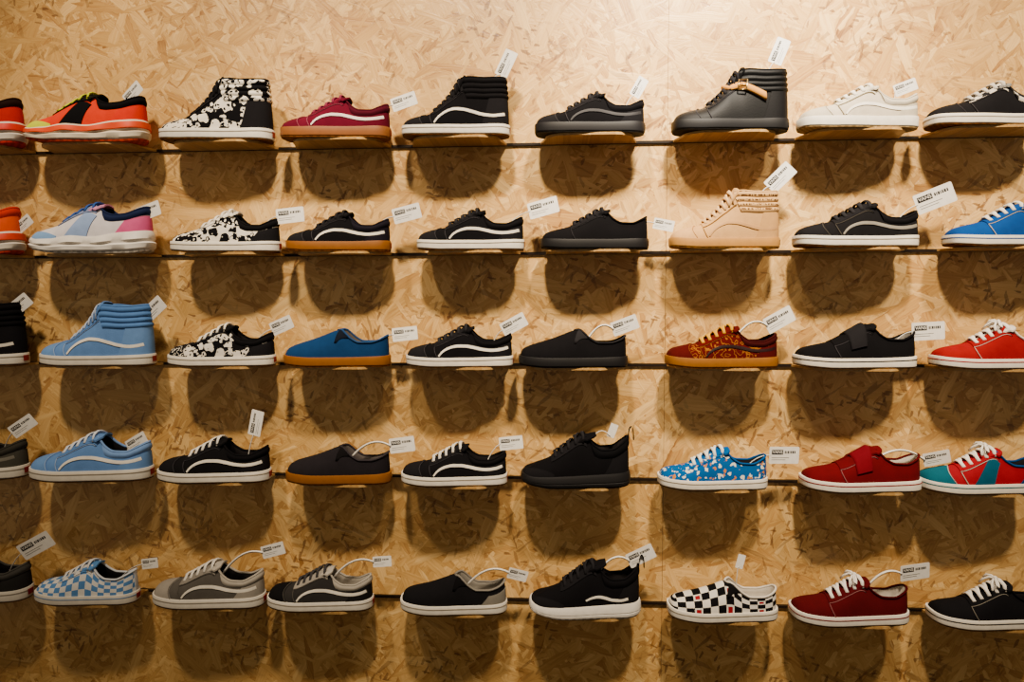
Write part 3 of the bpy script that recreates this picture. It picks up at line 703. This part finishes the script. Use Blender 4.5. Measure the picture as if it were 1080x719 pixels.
for (row, x0, x1, sty, label, short, tag, c) in SH:
    z = SZ[row - 1]; zt = z + PT / 2
    ym = NEARY[row - 1]
    A = at(x0, ym, YC); B = at(x1, ym, YC)
    sc = (B.x - A.x) / (L * 1.006); px = (A.x + B.x) / 2
    bs = 'low' if sty in ('era', 'strap') else sty
    st = STY[bs]
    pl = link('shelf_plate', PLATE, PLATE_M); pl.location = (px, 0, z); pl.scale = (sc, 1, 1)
    tag_thing(pl, 'thin wooden shelf plate under the ' + short, 'shelf plate', 'thin shelf plates under the shoes')
    root = bpy.data.objects.new(KINDNAME[sty], None); COL.objects.link(root); root.empty_display_size = .05
    yaw_ = R(random.uniform(0, 3))
    root.location = (px, YC, zt); root.rotation_euler = (0, 0, yaw_); root.scale = (sc,) * 3
    tag_thing(root, label, 'shoe', 'shoes on the %s shelf' % SHELFW[row - 1])
    kd = c.get('kind', 'canvas')
    up = mat(*((c['pat'][0], c['up']) + tuple(c['pat'][1:]))) if 'pat' in c else mat(kd, c['up'])
    def P(name, fn, m, key=None, parent=root, **kw):
        return link(name, geo(bs + ('/' + key if key else ''), name, fn, **kw), m, parent)
    P('upper', g_upper, up, merge=2e-5)
    P('outsole', g_outsole, mat('tread', c['sole']), sharp=40)
    sw = P('sidewall', g_side, mat('rubber', c['side']), sharp=32)
    ln = c.get('line', 'a39a8c' if c['side'] == W and not st.chunk else None)
    if ln: P('sidewall_stripe', g_line, mat('rubber', ln), parent=sw, sharp=32)
    if not st.chunk and sty != 'slip': P('heel_badge', g_badge, mat('rubber', '1d1c1d' if c['side'] in ('242326', '1c1b1d') else 'a83228'), parent=sw, sharp=32)
    P('lining', g_lining, mat('canvas', c.get('lin', '2a2728')))
    P('collar_rim', g_rim, mat('suede' if sty in ('low', 'high') else 'canvas', c['col']))
    if 'toe' in c:
        tm = mat(c['toepat'][0], c['toe'], *c['toepat'][1:]) if 'toepat' in c else mat(kd if kd == 'leather' else 'suede', c['toe'])
        tp = P('toe_panel', g_foxtoe if st.chunk else g_toe, tm, merge=2e-5, sharp=50)
        if not st.chunk: P('toe_stitching', g_toestitch, mat('canvas', c.get('stitch', '48464a')), parent=tp)
    if 'saddle' in c:
        for key, sg in (('a', 1), ('b', -1)): P('side_overlay', g_saddle(sg), mat('suede', c['saddle']), key=key, sharp=50)
    if 'heel' in c: P('heel_panel', g_heel, mat(kd if kd == 'leather' else 'suede', c['heel']), sharp=50)
    elif sty != 'slip': P('heel_stay', g_heelstay, mat('suede', c.get('col')), sharp=50)
    if sty in ('low', 'high', 'run', 'sock'):
        cmn = mat('print', c['col'], c['colpr']) if 'colpr' in c else mat(c['colpat'][0], c['col'], *c['colpat'][1:]) if 'colpat' in c else mat(kd if kd == 'leather' else 'suede', c['col'])
        P('collar_panel', g_collar, cmn, sharp=50)
    if st.thr:
        em = mat(c['eyepat'][0], c['eye'], *c['eyepat'][1:]) if 'eyepat' in c else (mat(kd if kd == 'leather' else 'suede', c['eye']) if 'eye' in c else up)
        P('eyestay', g_eye, em, sharp=50)
        P('tongue', g_tongue, mat('canvas', c.get('tongue', c['up'])))
    if st.thr and not st.chunk and ('pat' not in c or 'stitch' in c):
        for key, sg in (('a', 1), ('b', -1)): P('stitching', g_stitch(sg), mat('canvas', c.get('stitch', '48464a')), key=key)
    if 'lace' in c:
        la = P('laces', g_laces, mat('canvas', c['lace']))
        if 'bow' in c: P('lace_bow', g_bow, mat('canvas', c['lace']), parent=la)
    if 'stripe' in c:
        if 'mark' in c: P('side_stripe', g_stripe(LOWMARK, .0066), mat('leather', c['stripe']), key='mark', sharp=50)
        else: P('side_stripe', g_stripe({'high': HIGHS, 'sock': SOCKS, 'run': SOCKS}.get(bs, LOWS), .0074), mat('leather', c['stripe']), sharp=50)
    if 'gore' in c:
        P('elastic_gore', g_gore(1), mat('canvas', c['gore']), key='a'); P('elastic_gore', g_gore(-1), mat('canvas', c['gore']), key='b')
    if 'strap' in c:
        s_ = P('strap', g_ankle if 'buckle' in c else g_strap(.40, .53, .30), mat('suede', c['strap']))
        if 'buckle' in c: P('buckle', g_buckle, mat('metal', 'a88a58'), parent=s_)
    if 'tab' in c: P('pull_tab', g_tab, mat('canvas', c['tab']))
    # tag
    if tag:
        tx, ty, ang, wpx = tag[:4]; mode = tag[4] if len(tag) > 4 else 0
        yc = YC + .004
        cpos = at(tx, ty, yc)
        k = (wpx / 720 * (DW + yc)) / .074
        k = min(max(k, .7), 1.25) if mode != 2 else .5
        t = bpy.data.objects.new('hang_tag', None); COL.objects.link(t); t.empty_display_size = .02
        t.location = cpos; t.rotation_euler = (R(random.uniform(-8, 8)), -R(ang), R(random.uniform(-14, 14))); t.scale = (k,) * 3
        tag_thing(t, 'white hang tag on the ' + short, 'tag', 'hang tags on the shoes')
        cd_ = link('card', CARD, PAPER, t)
        if mode != 2:
            lb = link('logo_box', LOGO, INK, cd_)
            tx_ = link('lettering', TXT, PAPER, cd_); tx_.location = (-.017, -.0008, .0075)
            link('small_print', PRINT, INK, cd_)
        bpy.context.view_layer.update()
        mw = root.matrix_world
        sA = .80 if mode == 0 else .62
        a = mw @ Vector(((sA - .5) * L, 0, st.ZT(sA) - .018))
        ends = [t.matrix_world @ Vector((e * .033, 0, 0)) for e in (-1, 1)]
        e = min(ends, key=lambda q: (q - a).length)
        mid = (a + e) / 2 + Vector((0, 0, .02 if mode == 0 else .050))
        pts = [a * (1 - q) ** 2 + mid * 2 * q * (1 - q) + e * q * q for q in [i / 12 for i in range(13)]]
        mb = MB(); mb.tube([t.matrix_world.inverted() @ p for p in pts], (.0013 if mode == 0 else .0030 if mode == 1 else .0012) / k, 6)
        link('tie', mb.mesh('tie'), TIE, t)

# ------------------------------------------------------------------ light
def spot(x, y, z, tx, tz, e, size, blend, col=(1, .82, .60), rad=.085):
    l = bpy.data.lights.new('spotlight', 'SPOT'); l.energy = e; l.spot_size = R(size); l.spot_blend = blend; l.color = col; l.shadow_soft_size = rad
    o = bpy.data.objects.new('spotlight', l); COL.objects.link(o); o.location = (x, y, z)
    d = Vector((tx, 0, tz)) - Vector((x, y, z)); o.rotation_euler = d.to_track_quat('-Z', 'Y').to_euler()
for x_, e_ in ((-1.10, 320), (-.26, 520), (.48, 690), (1.28, 460)):
    spot(x_, -1.38, 3.45, x_ * .96, 1.68, e_, 46, 1)
spot(.50, -.95, 3.10, .46, 2.24, 400, 46, 1, (1, .92, .80))
wd = bpy.data.worlds.new('world'); bpy.context.scene.world = wd; wd.use_nodes = True
bg = wd.node_tree.nodes['Background']; bg.inputs[0].default_value = (1, .80, .58, 1); bg.inputs[1].default_value = .23
